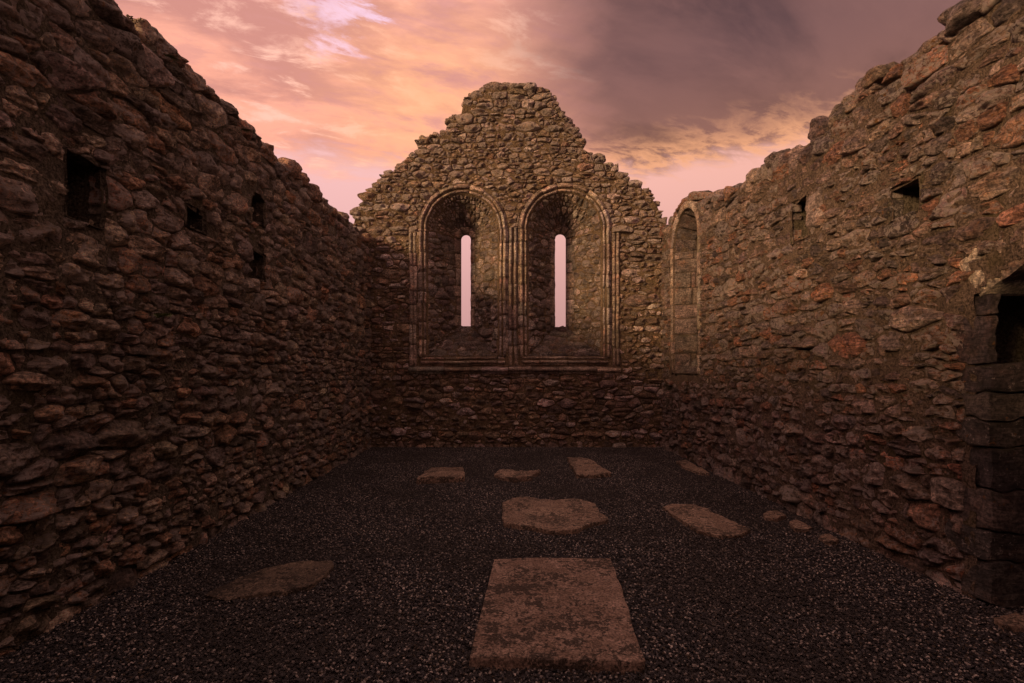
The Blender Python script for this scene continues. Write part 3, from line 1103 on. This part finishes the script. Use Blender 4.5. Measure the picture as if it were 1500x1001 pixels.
def window(parent, mapf, w, depth, prof, mat_core, jamb_pal, bottom=True, soff_pal='deep', dressed_jamb=False):
    cu, R, cv, v0, zb, hw = w['cu'], w['R'], w['cv'], w['v0'], w['zb'], w['hw']
    # ---- lining (mortar skin of the splayed embrasure): one mesh, part of the wall
    nseg, nd = 28, 10
    th = np.linspace(math.pi, 0, nseg + 1)
    inner = [(cu - R, v0)] + [(cu + R * math.cos(t), cv + R * math.sin(t)) for t in th] + [(cu + R, v0)]
    outer = [(cu - hw, zb)] + [(cu + hw * math.cos(t), cv + 0.01 + hw * math.sin(t)) for t in th] + [(cu + hw, zb)]
    inner, outer = np.array(inner), np.array(outer)
    tt = np.linspace(0, 1.0, nd + 1)[:, None, None]
    UV = inner[None] * (1 - tt) + outer[None] * tt
    n = len(inner)
    UV = np.concatenate([UV, UV[-1:]], 0)          # straight throat of the slit
    hh = np.concatenate([-depth * tt[:, 0, 0], [-depth - 0.12]])
    W = mapf(UV[..., 0], UV[..., 1], np.repeat(hh[:, None], n, 1)).reshape(-1, 3)
    idx = np.arange((nd + 2) * n).reshape(nd + 2, n)
    jn = (np.arange(n) + 1) % n
    fq = np.stack([idx[:-1, :], idx[1:, :], idx[1:][:, jn], idx[:-1][:, jn]], -1).reshape(-1, 4)
    base = world_loc(parent)
    c = W.mean(0)
    win = link('arched_window', mesh_np('arched_window', W - c, fq), parent, mat_core, tuple(c - base))
    # ---- splayed jambs
    u3 = lambda a: mapf(np.array(a[0]), np.array(a[1]), np.array(a[2]))
    bat = []
    for sgn in (-1, 1):
        a = np.array(u3((cu + sgn * R, 0, 0)))
        b = np.array(u3((cu + sgn * hw, 0, -depth)))
        Lw = np.linalg.norm(b - a)
        Ud = (b - a) / Lw
        Vd = np.array([0, 0, 1.0])
        Nd = np.cross(Ud, Vd)
        toc = np.array(u3((cu, 0, -depth * 0.3))) - a
        if Nd @ toc < 0:
            Nd = -Nd
        mj = plane_map(a, Ud, Vd, Nd)
        sl = (zb - v0) / Lw
        nrm = np.array([sl, -1.0])
        nn = np.linalg.norm(nrm)
        xd = Lw - (0.17 if not dressed_jamb else 0.0)
        if not dressed_jamb:
            clips = [((-1, 0), -0.05), ((1, 0), xd), (tuple(nrm / nn), -v0 / nn - 0.01), ((0, 1), cv - 0.01)]
            S = seeds_rubble(0.0, Lw, v0, cv + 0.1, 0.13, 1.5, rng, small=0.2)
            ps = power_cells(S, 1.5, 0.010, clips=clips)
            V, Fc, C = stone_batch(ps, mj, 10, 8, H=(0.03, 0.07), strata=0.008, rough=0.012)
            bat.append((V, Fc, pick_tint(jamb_pal, len(ps), 0.5)))
            # dressed blocks beside the slit
            z = zb - 0.02
            while z < cv - 0.02:
                hgt = min(rng.uniform(0.22, 0.42), cv - z)
                wd = rng.uniform(0.13, 0.24)
                P = [np.array([[Lw - wd, z + .006], [Lw - 0.002, z + .006], [Lw - 0.002, z + hgt - .006], [Lw - wd, z + hgt - .006]])]
                V, Fc, C = stone_batch(P, mj, 7, 7, H=(0.016, 0.022), strata=0.002, rough=0.004, edge=18, facet=0.04, pn=40, boundary_noise=0.004)
                add_block('jamb_block', win, V[0], Fc, pick_tint('dress', 1, 0.3)[0], M_DRESS)
                z += hgt
        else:
            z = v0 + 0.02
            while z < cv - 0.04:
                hgt = min(rng.uniform(0.24, 0.40), cv - z)
                cuts = [0.03] + sorted(rng.uniform(0.25, Lw * 0.75, rng.integers(1, 3)).tolist()) + [Lw]
                for p0, p1 in zip(cuts[:-1], cuts[1:]):
                    if p1 - p0 < 0.06 or z < v0 + sl * p0 - 0.1:
                        continue
                    P = [np.array([[p0 + .005, z + .005], [p1 - .005, z + .005], [p1 - .005, z + hgt - .005], [p0 + .005, z + hgt - .005]])]
                    V, Fc, C = stone_batch(P, mj, 8, 7, H=(0.016, 0.026), strata=0.002, rough=0.004, edge=18, facet=0.08, pn=30, boundary_noise=0.005)
                    add_block('jamb_block', win, V[0], Fc, pick_tint('dark', 1, 0.3)[0] * np.array([.85, .85, .85, 1]), M_DRESS)  # recess shade painted into the jamb tint
                z += hgt
    # ---- soffit: radial stones on the coned vault
    def ms(u, v, h):
        # u = angle*R along the arc (0..pi R), v = 0..1 depth
        a = math.pi - u / R
        t = np.clip(v, 0, 1)
        rr = R * (1 - t) + hw * t
        # inward normal: towards the axis and towards the viewer
        k = math.atan2(R - hw, depth)
        rr = rr - h * math.cos(k)
        dep = -depth * t + h * math.sin(k)
        return mapf(cu + rr * np.cos(a), cv + rr * np.sin(a), dep)
    if dressed_jamb:
        ps = []
        for k0, k1 in ((0.04, 0.45), (0.45, 0.85)):
            ed = np.linspace(0, math.pi * R, 8) + np.concatenate([[0], rng.normal(0, 0.03, 6), [0]])
            for e0, e1 in zip(ed[:-1], ed[1:]):
                ps.append(np.array([[e0 + .01, k0 + .01], [e1 - .01, k0 + .01], [e1 - .01, k1 - .01], [e0 + .01, k1 - .01]]))
    else:
        Sx = seeds_rubble(0, math.pi * R, 0.03, 0.82, 0.15, 0.75, rng, small=0.3)
        ps = power_cells(Sx, 0.75, 0.010, clips=[((-1, 0), -0.01), ((1, 0), math.pi * R - .01), ((0, -1), -0.04), ((0, 1), 0.81)])
    V, Fc, C = stone_batch(ps, ms, 8, 8, H=(0.012, 0.04), strata=0.0, rough=0.010, facet=0.7, depth=0.03)
    bat.append((V, Fc, pick_tint(soff_pal, len(ps), 0.35)))
    # head blocks round the top of the slit
    nh = 3 if cu < 0 else 4
    ed = np.linspace(0, math.pi * R, nh + 1)
    for e0, e1 in zip(ed[:-1], ed[1:]):
        P = [np.array([[e0 + .01, 0.80], [e1 - .01, 0.80], [e1 - .01, 1.0], [e0 + .01, 1.0]])]
        V, Fc, C = stone_batch(P, ms, 9, 4, H=(0.035, 0.045), strata=0.0, rough=0.004, edge=16, facet=0.05, pn=40, depth=0.02, boundary_noise=0.004)
        add_block('head_block', win, V[0], Fc, pick_tint('dress', 1, 0.3)[0], M_DRESS)
    # ---- sloping sill
    a = np.array(u3((cu, v0, 0)))
    b = np.array(u3((cu, zb, -depth)))
    Ls = np.linalg.norm(b - a)
    Vd = (b - a) / Ls
    Ud = np.array(u3((cu + 1, v0, 0))) - a
    Nd = np.cross(Ud, Vd)
    if Nd[2] < 0:
        Nd = -Nd
    msl = plane_map(a, Ud, Vd, Nd)
    kx = (R - hw) / Ls
    nn = math.hypot(1, kx)
    clips = [((1 / nn, kx / nn), R / nn), ((-1 / nn, kx / nn), R / nn), ((0, -1), -0.02), ((0, 1), Ls)]
    S = seeds_rubble(-R, R, 0, Ls, 0.17, 1.7, rng)
    ps = power_cells(S, 1.7, 0.008, clips=clips)
    V, Fc, C = stone_batch(ps, msl, 10, 8, H=(0.02, 0.06), strata=0.004, rough=0.016)
    T = pick_tint('deep', len(ps), 0.5) * np.array([.7, .7, .7, 1])
    bat.append((V, Fc, T))
    emit_stones(win, 'stone', bat, M_GABLE, limit=140)
    # ---- moulded surround, block by block
    hgt = cv - v0
    Ltot = hgt * 2 + math.pi * R

    def path(s):
        s = np.asarray(s, float)
        u = np.where(s < hgt, cu - R, np.where(s > hgt + math.pi * R, cu + R, 0))
        v = np.where(s < hgt, v0 + s, np.where(s > hgt + math.pi * R, cv - (s - hgt - math.pi * R), 0))
        a = math.pi - np.clip((s - hgt) / R, 0, math.pi)
        arc = (s >= hgt) & (s <= hgt + math.pi * R)
        u = np.where(arc, cu + R * np.cos(a), u)
        v = np.where(arc, cv + R * np.sin(a), v)
        return u, v, np.cos(a), np.sin(a)

    def cuts(s0, s1, lo, hi):
        c = [s0]
        while c[-1] < s1 - hi:
            c.append(c[-1] + rng.uniform(lo, hi))
        c.append(s1)
        return c
    segs = [(q, 'jamb_moulding') for q in [cuts(0, hgt, .22, .42)]] + [(cuts(hgt, hgt + math.pi * R, .2, .3), 'voussoir')] + [(cuts(hgt + math.pi * R, Ltot, .22, .42), 'jamb_moulding')]
    for cs, nm in segs:
        for s0, s1 in zip(cs[:-1], cs[1:]):
            W, fq = sweep_block(path, s0 + .003, s1 - .003, prof, mapf, ns=4)
            add_poly(nm, win, W, fq, pick_tint('dress', 1, 0.45)[0], M_DRESS)
    if bottom:
        def bpath(s):
            s = np.asarray(s, float)
            return cu - R + s, np.full_like(s, v0), np.zeros_like(s), -np.ones_like(s)
        cs = cuts(-0.10, 2 * R + 0.10, .35, .6)
        for s0, s1 in zip(cs[:-1], cs[1:]):
            W, fq = sweep_block(bpath, s0 + .003, s1 - .003, prof, mapf, ns=5)
            add_poly('sill_moulding', win, W, fq, pick_tint('dress', 1, 0.4)[0], M_DRESS)
    return win


for w in WINS:
    o = window(wg, map_g, w, DEPTH, PROF, M_MORT_G, 'deep')
    o['label'] = 'deeply splayed round arched slit window on the %s of the gable' % w['label']

# string course, outer frame shafts and the shaft between the two windows
def run_blocks(parent, name, mapf, horiz, a0, a1, fixed, prof, lo, hi, lich=0.4):
    s = a0
    while s < a1 - 1e-6:
        e = min(s + rng.uniform(lo, hi), a1)
        if a1 - e < lo * 0.6:
            e = a1
        if horiz:
            pth = lambda q: (np.asarray(q, float), np.full(len(q), fixed), np.zeros(len(q)), np.ones(len(q)))
        else:
            pth = lambda q: (np.full(len(q), fixed), np.asarray(q, float), np.ones(len(q)), np.zeros(len(q)))
        W, fq = sweep_block(pth, s + .003, e - .003, prof, mapf, ns=5, nz=0.006)
        add_poly(name, parent, W, fq, pick_tint('dress', 1, lich)[0], M_DRESS)
        s = e


STRING = [(0.0, -0.08), (0.0, 0.02), (0.03, 0.035)] + roll(0.04, 0.135, 0.02, 0.075) + [(0.15, 0.03), (0.16, -0.08)]
run_blocks(wg, 'string_course_block', map_g, True, -1.88, 2.26, 1.43, STRING, 0.45, 0.8)
SHAFT = [(0.0, -0.08), (0.0, 0.0)] + roll(0.01, 0.075, 0.0, 0.045) + [(0.085, -0.005)] + roll(0.09, 0.150, 0.0, 0.03) + [(0.158, -0.08)]
run_blocks(wg, 'frame_shaft', map_g, False, 1.595, 4.2, -1.885, SHAFT, 0.25, 0.5)
SHAFT_R = [(0.16 - q, h) for q, h in SHAFT][::-1]
run_blocks(wg, 'frame_shaft', map_g, False, 1.595, 4.2, 2.09, SHAFT_R, 0.25, 0.5)
MULL = [(0.0, -0.08), (0.0, 0.01)] + roll(0.015, 0.075, 0.0, 0.05) + [(0.08, -0.015), (0.105, -0.015)] + roll(0.11, 0.17, 0.0, 0.05) + [(0.185, 0.01), (0.187, -0.08)]
run_blocks(wg, 'mullion_block', map_g, False, 1.595, 4.3, 0.062, MULL, 0.25, 0.5)

LANC = dict(cu=LAN['cu'], R=LAN['R'], hw=0.25, cv=LAN['cv'], v0=LAN['v0'], zb=2.05)
o = window(wr, map_r, LANC, 0.82, PROF_FLAT, M_MORT_R, 'right', bottom=False, soff_pal='dark', dressed_jamb=True)  # soffit tint carries painted shade as well
o['label'] = 'tall round headed lancet recess with large dressed jamb blocks'

# upright slab beside the upper socket of the right wall
V, Fc, C = stone_batch([np.array([[4.93, 2.90], [5.17, 2.92], [5.18, 3.25], [4.95, 3.27]])], map_r, 10, 10, H=(0.05, 0.055),
                       strata=0.002, rough=0.006, edge=14, facet=0.1, pn=26)
add_block('upright_slab', wr, V[0], Fc, (.24, .19, .165, 0.3), M_DRESS)

# ------------------------------------------------------------------ doorway in the right wall
def doorway():
    d = DOOR
    th0 = math.asin((d['vs'] - d['cv']) / d['R'])
    # dark passage behind the arch, rebated wider than the opening
    a0, a1, zt = d['u0'] - 0.30, d['u1'] + 0.36, 2.55
    prof = np.array([(a0, -0.2), (a0, zt), (a1, zt), (a1, -0.2)])
    hs = np.linspace(-0.09, -1.9, 8)
    U = np.repeat(prof[None, :, 0], len(hs), 0)
    Vv = np.repeat(prof[None, :, 1], len(hs), 0)
    H = np.repeat(hs[:, None], len(prof), 1)
    W = map_r(U, Vv, H).reshape(-1, 3)
    m = len(prof)
    idx = np.arange(len(hs) * m).reshape(len(hs), m)
    fq = np.stack([idx[:-1, :-1], idx[1:, :-1], idx[1:, 1:], idx[:-1, 1:]], -1).reshape(-1, 4).tolist()
    fq.append(idx[-1].tolist())
    c = W.mean(0)
    me = mesh_np('doorway', W - c, fq, smooth=False)
    dw = link('doorway', me, wr, M_MORT_L, tuple(c - world_loc(wr)))
    dw['label'] = 'dark arched doorway cut by the right edge of the picture'
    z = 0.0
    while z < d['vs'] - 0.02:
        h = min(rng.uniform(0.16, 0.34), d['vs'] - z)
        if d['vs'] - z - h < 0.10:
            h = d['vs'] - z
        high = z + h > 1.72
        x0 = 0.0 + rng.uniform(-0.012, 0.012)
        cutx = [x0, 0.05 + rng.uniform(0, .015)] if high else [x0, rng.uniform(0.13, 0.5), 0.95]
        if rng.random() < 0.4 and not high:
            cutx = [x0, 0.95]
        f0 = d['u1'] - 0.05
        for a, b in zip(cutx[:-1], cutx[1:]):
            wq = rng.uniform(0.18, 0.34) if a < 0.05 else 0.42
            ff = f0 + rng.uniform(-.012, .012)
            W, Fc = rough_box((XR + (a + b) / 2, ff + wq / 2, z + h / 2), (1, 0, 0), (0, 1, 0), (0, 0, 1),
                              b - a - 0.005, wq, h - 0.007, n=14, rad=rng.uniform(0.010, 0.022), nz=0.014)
            add_block('jamb_block', dw, W, Fc, pick_tint('dark', 1, 0.25)[0] * np.array([.55, .55, .55, 1]), M_STONE)  # tint lowered further to paint in the shade of the door reveal
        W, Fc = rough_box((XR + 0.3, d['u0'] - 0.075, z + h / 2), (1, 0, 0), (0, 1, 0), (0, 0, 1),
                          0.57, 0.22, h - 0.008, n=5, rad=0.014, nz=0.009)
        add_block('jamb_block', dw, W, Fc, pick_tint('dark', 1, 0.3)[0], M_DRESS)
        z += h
    # voussoirs
    ed = np.linspace(math.pi - th0 + 0.02, th0 - 0.02, 10)
    for a, b in zip(ed[:-1], ed[1:]):
        t = (a + b) / 2
        rr = d['R'] + 0.13
        O = (XR + 0.265, d['cu'] + rr * math.cos(t), d['cv'] + rr * math.sin(t))
        W, Fc = rough_box(O, (0, -math.sin(t), math.cos(t)), (0, math.cos(t), math.sin(t)), (1, 0, 0),
                          abs(a - b) * rr - 0.008, 0.29, 0.55, n=9, rad=0.014, nz=0.010)
        add_block('voussoir', dw, W, Fc, pick_tint('dress', 1, 0.4)[0], M_DRESS)


doorway()

# ------------------------------------------------------------------ gravel
def gravel():
    me = plane_mesh('gravel', XL - 0.1, XR + 0.3, 0.6, YG + 0.05, 0.0)
    o = link('gravel', me, None, None)
    tag(o, 'dark loose gravel spread over the whole chapel floor', 'gravel', kind='stuff')
    ng = bpy.data.node_groups.new('gravel_scatter', 'GeometryNodeTree')
    ng.interface.new_socket('Geometry', in_out='INPUT', socket_type='NodeSocketGeometry')
    ng.interface.new_socket('Geometry', in_out='OUTPUT', socket_type='NodeSocketGeometry')
    N, L = ng.nodes, ng.links
    gi, go = N.new('NodeGroupInput'), N.new('NodeGroupOutput')
    dp = N.new('GeometryNodeDistributePointsOnFaces')
    dp.inputs['Density'].default_value = 6500
    ico = N.new('GeometryNodeMeshIcoSphere')
    ico.inputs['Radius'].default_value = 1.0
    ico.inputs['Subdivisions'].default_value = 2
    nz = N.new('ShaderNodeTexNoise')
    nz.inputs['Scale'].default_value = 0.9
    sub = N.new('ShaderNodeVectorMath'); sub.operation = 'SUBTRACT'; sub.inputs[1].default_value = (0.5, 0.5, 0.5)
    scl = N.new('ShaderNodeVectorMath'); scl.operation = 'SCALE'; scl.inputs['Scale'].default_value = 1.1
    sp = N.new('GeometryNodeSetPosition')
    L.new(nz.outputs['Color'], sub.inputs[0]); L.new(sub.outputs[0], scl.inputs[0])
    L.new(ico.outputs['Mesh'], sp.inputs['Geometry']); L.new(scl.outputs[0], sp.inputs['Offset'])
    sm = N.new('GeometryNodeSetMaterial'); sm.inputs['Material'].default_value = M_PEB
    L.new(sp.outputs[0], sm.inputs[0])
    ip = N.new('GeometryNodeInstanceOnPoints')
    L.new(gi.outputs[0], dp.inputs[0]); L.new(dp.outputs['Points'], ip.inputs['Points']); L.new(sm.outputs[0], ip.inputs['Instance'])
    rr = N.new('FunctionNodeRandomValue'); rr.data_type = 'FLOAT_VECTOR'
    rr.inputs[0].default_value = (-0.5, -0.5, 0); rr.inputs[1].default_value = (0.5, 0.5, 6.283)
    L.new(rr.outputs[0], ip.inputs['Rotation'])
    rs = N.new('FunctionNodeRandomValue'); rs.data_type = 'FLOAT_VECTOR'
    rs.inputs[0].default_value = (0.003, 0.003, 0.0025); rs.inputs[1].default_value = (0.0115, 0.0092, 0.0068); rs.inputs['Seed'].default_value = 4
    L.new(rs.outputs[0], ip.inputs['Scale'])
    L.new(ip.outputs[0], go.inputs[0])
    md = o.modifiers.new('scatter', 'NODES')
    md.node_group = ng


gravel()


# ------------------------------------------------------------------ slabs and loose flat stones
def ground_px(px, py, z):
    d = F * (CH - z) / (py - VY)
    return (px - VX) * d / F, d


def slab(name, pts, z, label, mat, group=None, rough=0.010, edge=0.012, cat='slab', tilt=0.0, nb=160):
    """flat irregular stone; pts in photo pixels trace its top edge"""
    P = np.array([ground_px(x, y, z) for x, y in pts])
    c = P.mean(0)
    # resample boundary
    Q = np.concatenate([P, P[:1]])
    L = np.concatenate([[0], np.cumsum(np.linalg.norm(np.diff(Q, axis=0), axis=1))])
    s = np.linspace(0, L[-1], nb, endpoint=False)
    B = np.stack([np.interp(s, L, Q[:, 0]), np.interp(s, L, Q[:, 1])], -1)
    q3 = np.concatenate([B, np.zeros((nb, 1))], 1)
    B = B + edge * np.stack([fbm(q3 * 7 + 3, 3), fbm(q3 * 7 + 40, 3)], -1)
    rings = [1.0, 1.0, 1.0, 0.992, 0.96, 0.92, 0.86, 0.78, 0.68, 0.57, 0.45, 0.33, 0.21, 0.1]
    hz = [-0.05, z * 0.45, z - 0.005, z, z, z, z, z, z, z, z, z, z, z]
    V = []
    for k, (r, hgt) in enumerate(zip(rings, hz)):
        xy = c + (B - c) * r
        p3 = np.concatenate([xy, np.full((nb, 1), hgt)], 1)
        if k >= 2:
            p3[:, 2] += rough * fbm(np.concatenate([xy * 5, np.zeros((nb, 1))], 1), 4, 0.6) + tilt * (xy[:, 1] - c[1])
        if k == 1:
            p3[:, :2] += 0.006 * np.stack([fbm(q3 * 15 + 9, 2), fbm(q3 * 15 + 70, 2)], -1)
        V.append(p3)
    V = np.concatenate(V + [np.array([[c[0], c[1], z]])])
    faces = []
    for k in range(len(rings) - 1):
        for i in range(nb):
            j = (i + 1) % nb
            faces.append((k * nb + i, k * nb + j, (k + 1) * nb + j, (k + 1) * nb + i))
    k = (len(rings) - 1) * nb
    for i in range(nb):
        faces.append((k + i, k + (i + 1) % nb, len(V) - 1))
    a = sum(B[i, 0] * B[(i + 1) % nb, 1] - B[(i + 1) % nb, 0] * B[i, 1] for i in range(nb))
    if a < 0:
        faces = [f[::-1] for f in faces]
    org = np.array([c[0], c[1], 0.0])
    o = link(name, mesh_np(name, V - org, faces), None, mat, tuple(org))
    return tag(o, label, cat, group)


G = 'grave slabs set in the gravel'
slab('gravestone', [(724, 818), (810, 817), (895, 818), (906, 850), (921, 895), (945, 969), (860, 967), (770, 963), (689, 963), (705, 890)], 0.055,
     'large rectangular grave slab nearest the camera, blotched pinkish brown', M_SLAB, G, rough=0.005, edge=0.006, nb=220)
slab('gravestone', [(737, 736), (760, 727), (800, 731), (842, 730), (872, 738), (880, 750), (893, 761), (868, 765), (842, 776), (812, 777), (780, 772), (737, 766)], 0.045,
     'broad irregular slab just behind the large rectangular one', M_SLAB2, G, rough=0.012, edge=0.018)
slab('gravestone', [(970, 742), (985, 738), (1020, 739), (1048, 752), (1080, 766), (1101, 775), (1086, 783), (1052, 784), (1022, 777), (1000, 762)], 0.035,
     'leaf shaped slab lying near the foot of the right wall', M_SLAB2, G, rough=0.010, edge=0.012)
slab('gravestone', [(632, 682), (678, 681), (680, 699), (645, 702), (610, 703)], 0.06,
     'small pale edged slab at the back left below the left window', M_SLAB2, G, rough=0.015, edge=0.015, tilt=-0.05)
slab('gravestone', [(724, 691), (748, 687), (770, 690), (790, 690), (778, 697), (752, 701), (733, 698)], 0.06,
     'smallest broken slab at the back between two larger ones', M_SLAB2, G, rough=0.025, edge=0.04)
slab('gravestone', [(831, 671), (862, 671), (880, 683), (896, 693), (868, 695), (845, 695)], 0.06,
     'small slab at the back right below the right window', M_SLAB2, G, rough=0.010, edge=0.012)
slab('gravestone', [(398, 828), (440, 822), (488, 820), (484, 838), (462, 858), (420, 868), (370, 872), (330, 878), (300, 872), (345, 850)], 0.022,
     'worn sunken slab in the gravel near the left wall', M_SLAB3, G, rough=0.014, edge=0.02)
FG = 'flat stones along the foot of the right wall'
for pts, lab in (
    ([(990, 676), (1004, 674), (1030, 686), (1040, 694), (1022, 692), (1002, 684)], 'flat edging stone at the far end of the right wall foot, near the gable'),
    ([(1118, 752), (1140, 748), (1152, 755), (1140, 760), (1122, 758)], 'farthest of three small flat stones in a row along the right wall'),
    ([(1157, 765), (1168, 762), (1190, 771), (1182, 776), (1170, 775)], 'middle one of three small flat stones in a row along the right wall'),
    ([(1202, 786), (1216, 783), (1230, 789), (1222, 793), (1206, 792)], 'nearest of three small flat stones in a row along the right wall'),
    ([(1456, 904), (1490, 898), (1530, 910), (1520, 922), (1470, 916)], 'flat threshold stone at the doorway on the right edge')):
    slab('flat_stone', pts, 0.035, lab, M_SLAB2, FG, rough=0.012, edge=0.02, cat='stone', nb=70)


# ------------------------------------------------------------------ plants in the joints
def tuft(name, at, n, hgt, spread, label, mat, lean=(0, 0, 0), leafy=False):
    r = np.random.default_rng(int(abs(at[1]) * 1000) + n)
    V, Fc = [], []
    for k in range(n):
        az = r.uniform(0, 2 * math.pi)
        out = np.array([math.cos(az), math.sin(az), 0]) * spread * r.uniform(0.3, 1.0)
        L = hgt * r.uniform(0.55, 1.1)
        w = hgt * (0.035 if not leafy else 0.02)
        side = np.array([-math.sin(az), math.cos(az), 0]) * w
        prev = None
        pts = []
        for t in (0, 0.35, 0.7, 1.0):
            p = out * t * t + np.array([0, 0, L * t * (1 - 0.25 * t)]) + np.array(lean) * t * L + out * 0.2
            pts.append(p)
        b = len(V)
        for t, p in zip((1, .85, .6, .12), pts):
            V += [p - side * t, p + side * t]
        for i in range(3):
            Fc.append((b + 2 * i, b + 2 * i + 1, b + 2 * i + 3, b + 2 * i + 2))
        if leafy:
            for t in (0.4, 0.55, 0.7, 0.85, 1.0):
                i = min(int(t * 3), 2)
                p = pts[i] + (pts[i + 1] - pts[i]) * (t * 3 - i)
                for sg in (-1, 1):
                    d = np.array([-math.sin(az), math.cos(az), 0.5]) * sg
                    d[2] = abs(d[2])
                    d = d / np.linalg.norm(d) * hgt * 0.17 * r.uniform(0.6, 1.2)
                    e = np.array([0, 0, 1.0]) * hgt * 0.045 + out * 0.1
                    b = len(V)
                    V += [p, p + d * 0.5 + e, p + d, p + d * 0.5 - e]
                    Fc.append((b, b + 1, b + 2, b + 3))
    o = link(name, mesh_np(name, np.array(V), Fc, smooth=False), None, mat, at)
    return tag(o, label, 'plant')


def on_left(px, py, out=0.05):
    d = F * XL / (px - VX)
    return (XL + out, d, CH + (VY - py) * d / F)


tuft('wall_plant', on_left(207, 48, -0.08), 9, 0.13, 0.06, 'tiny leafy sprig on top of the left wall against the sky', M_LEAFD, leafy=True)
tuft('grass_tuft', on_left(230, 82, 0.07), 50, 0.10, 0.06, 'green grass tuft near the top of the left wall below the sprig', M_LEAF, lean=(0.7, 0, -0.9))
tuft('grass_tuft', on_left(345, 190, 0.06), 60, 0.11, 0.07, 'green grass tuft on the left wall top halfway to the gable', M_LEAF, lean=(0.7, 0, -0.9))
tuft('fern', on_left(219, 466, 0.06), 24, 0.10, 0.07, 'small green fern growing from a joint in the left wall', M_LEAF, lean=(0.6, 0, -0.5), leafy=True)
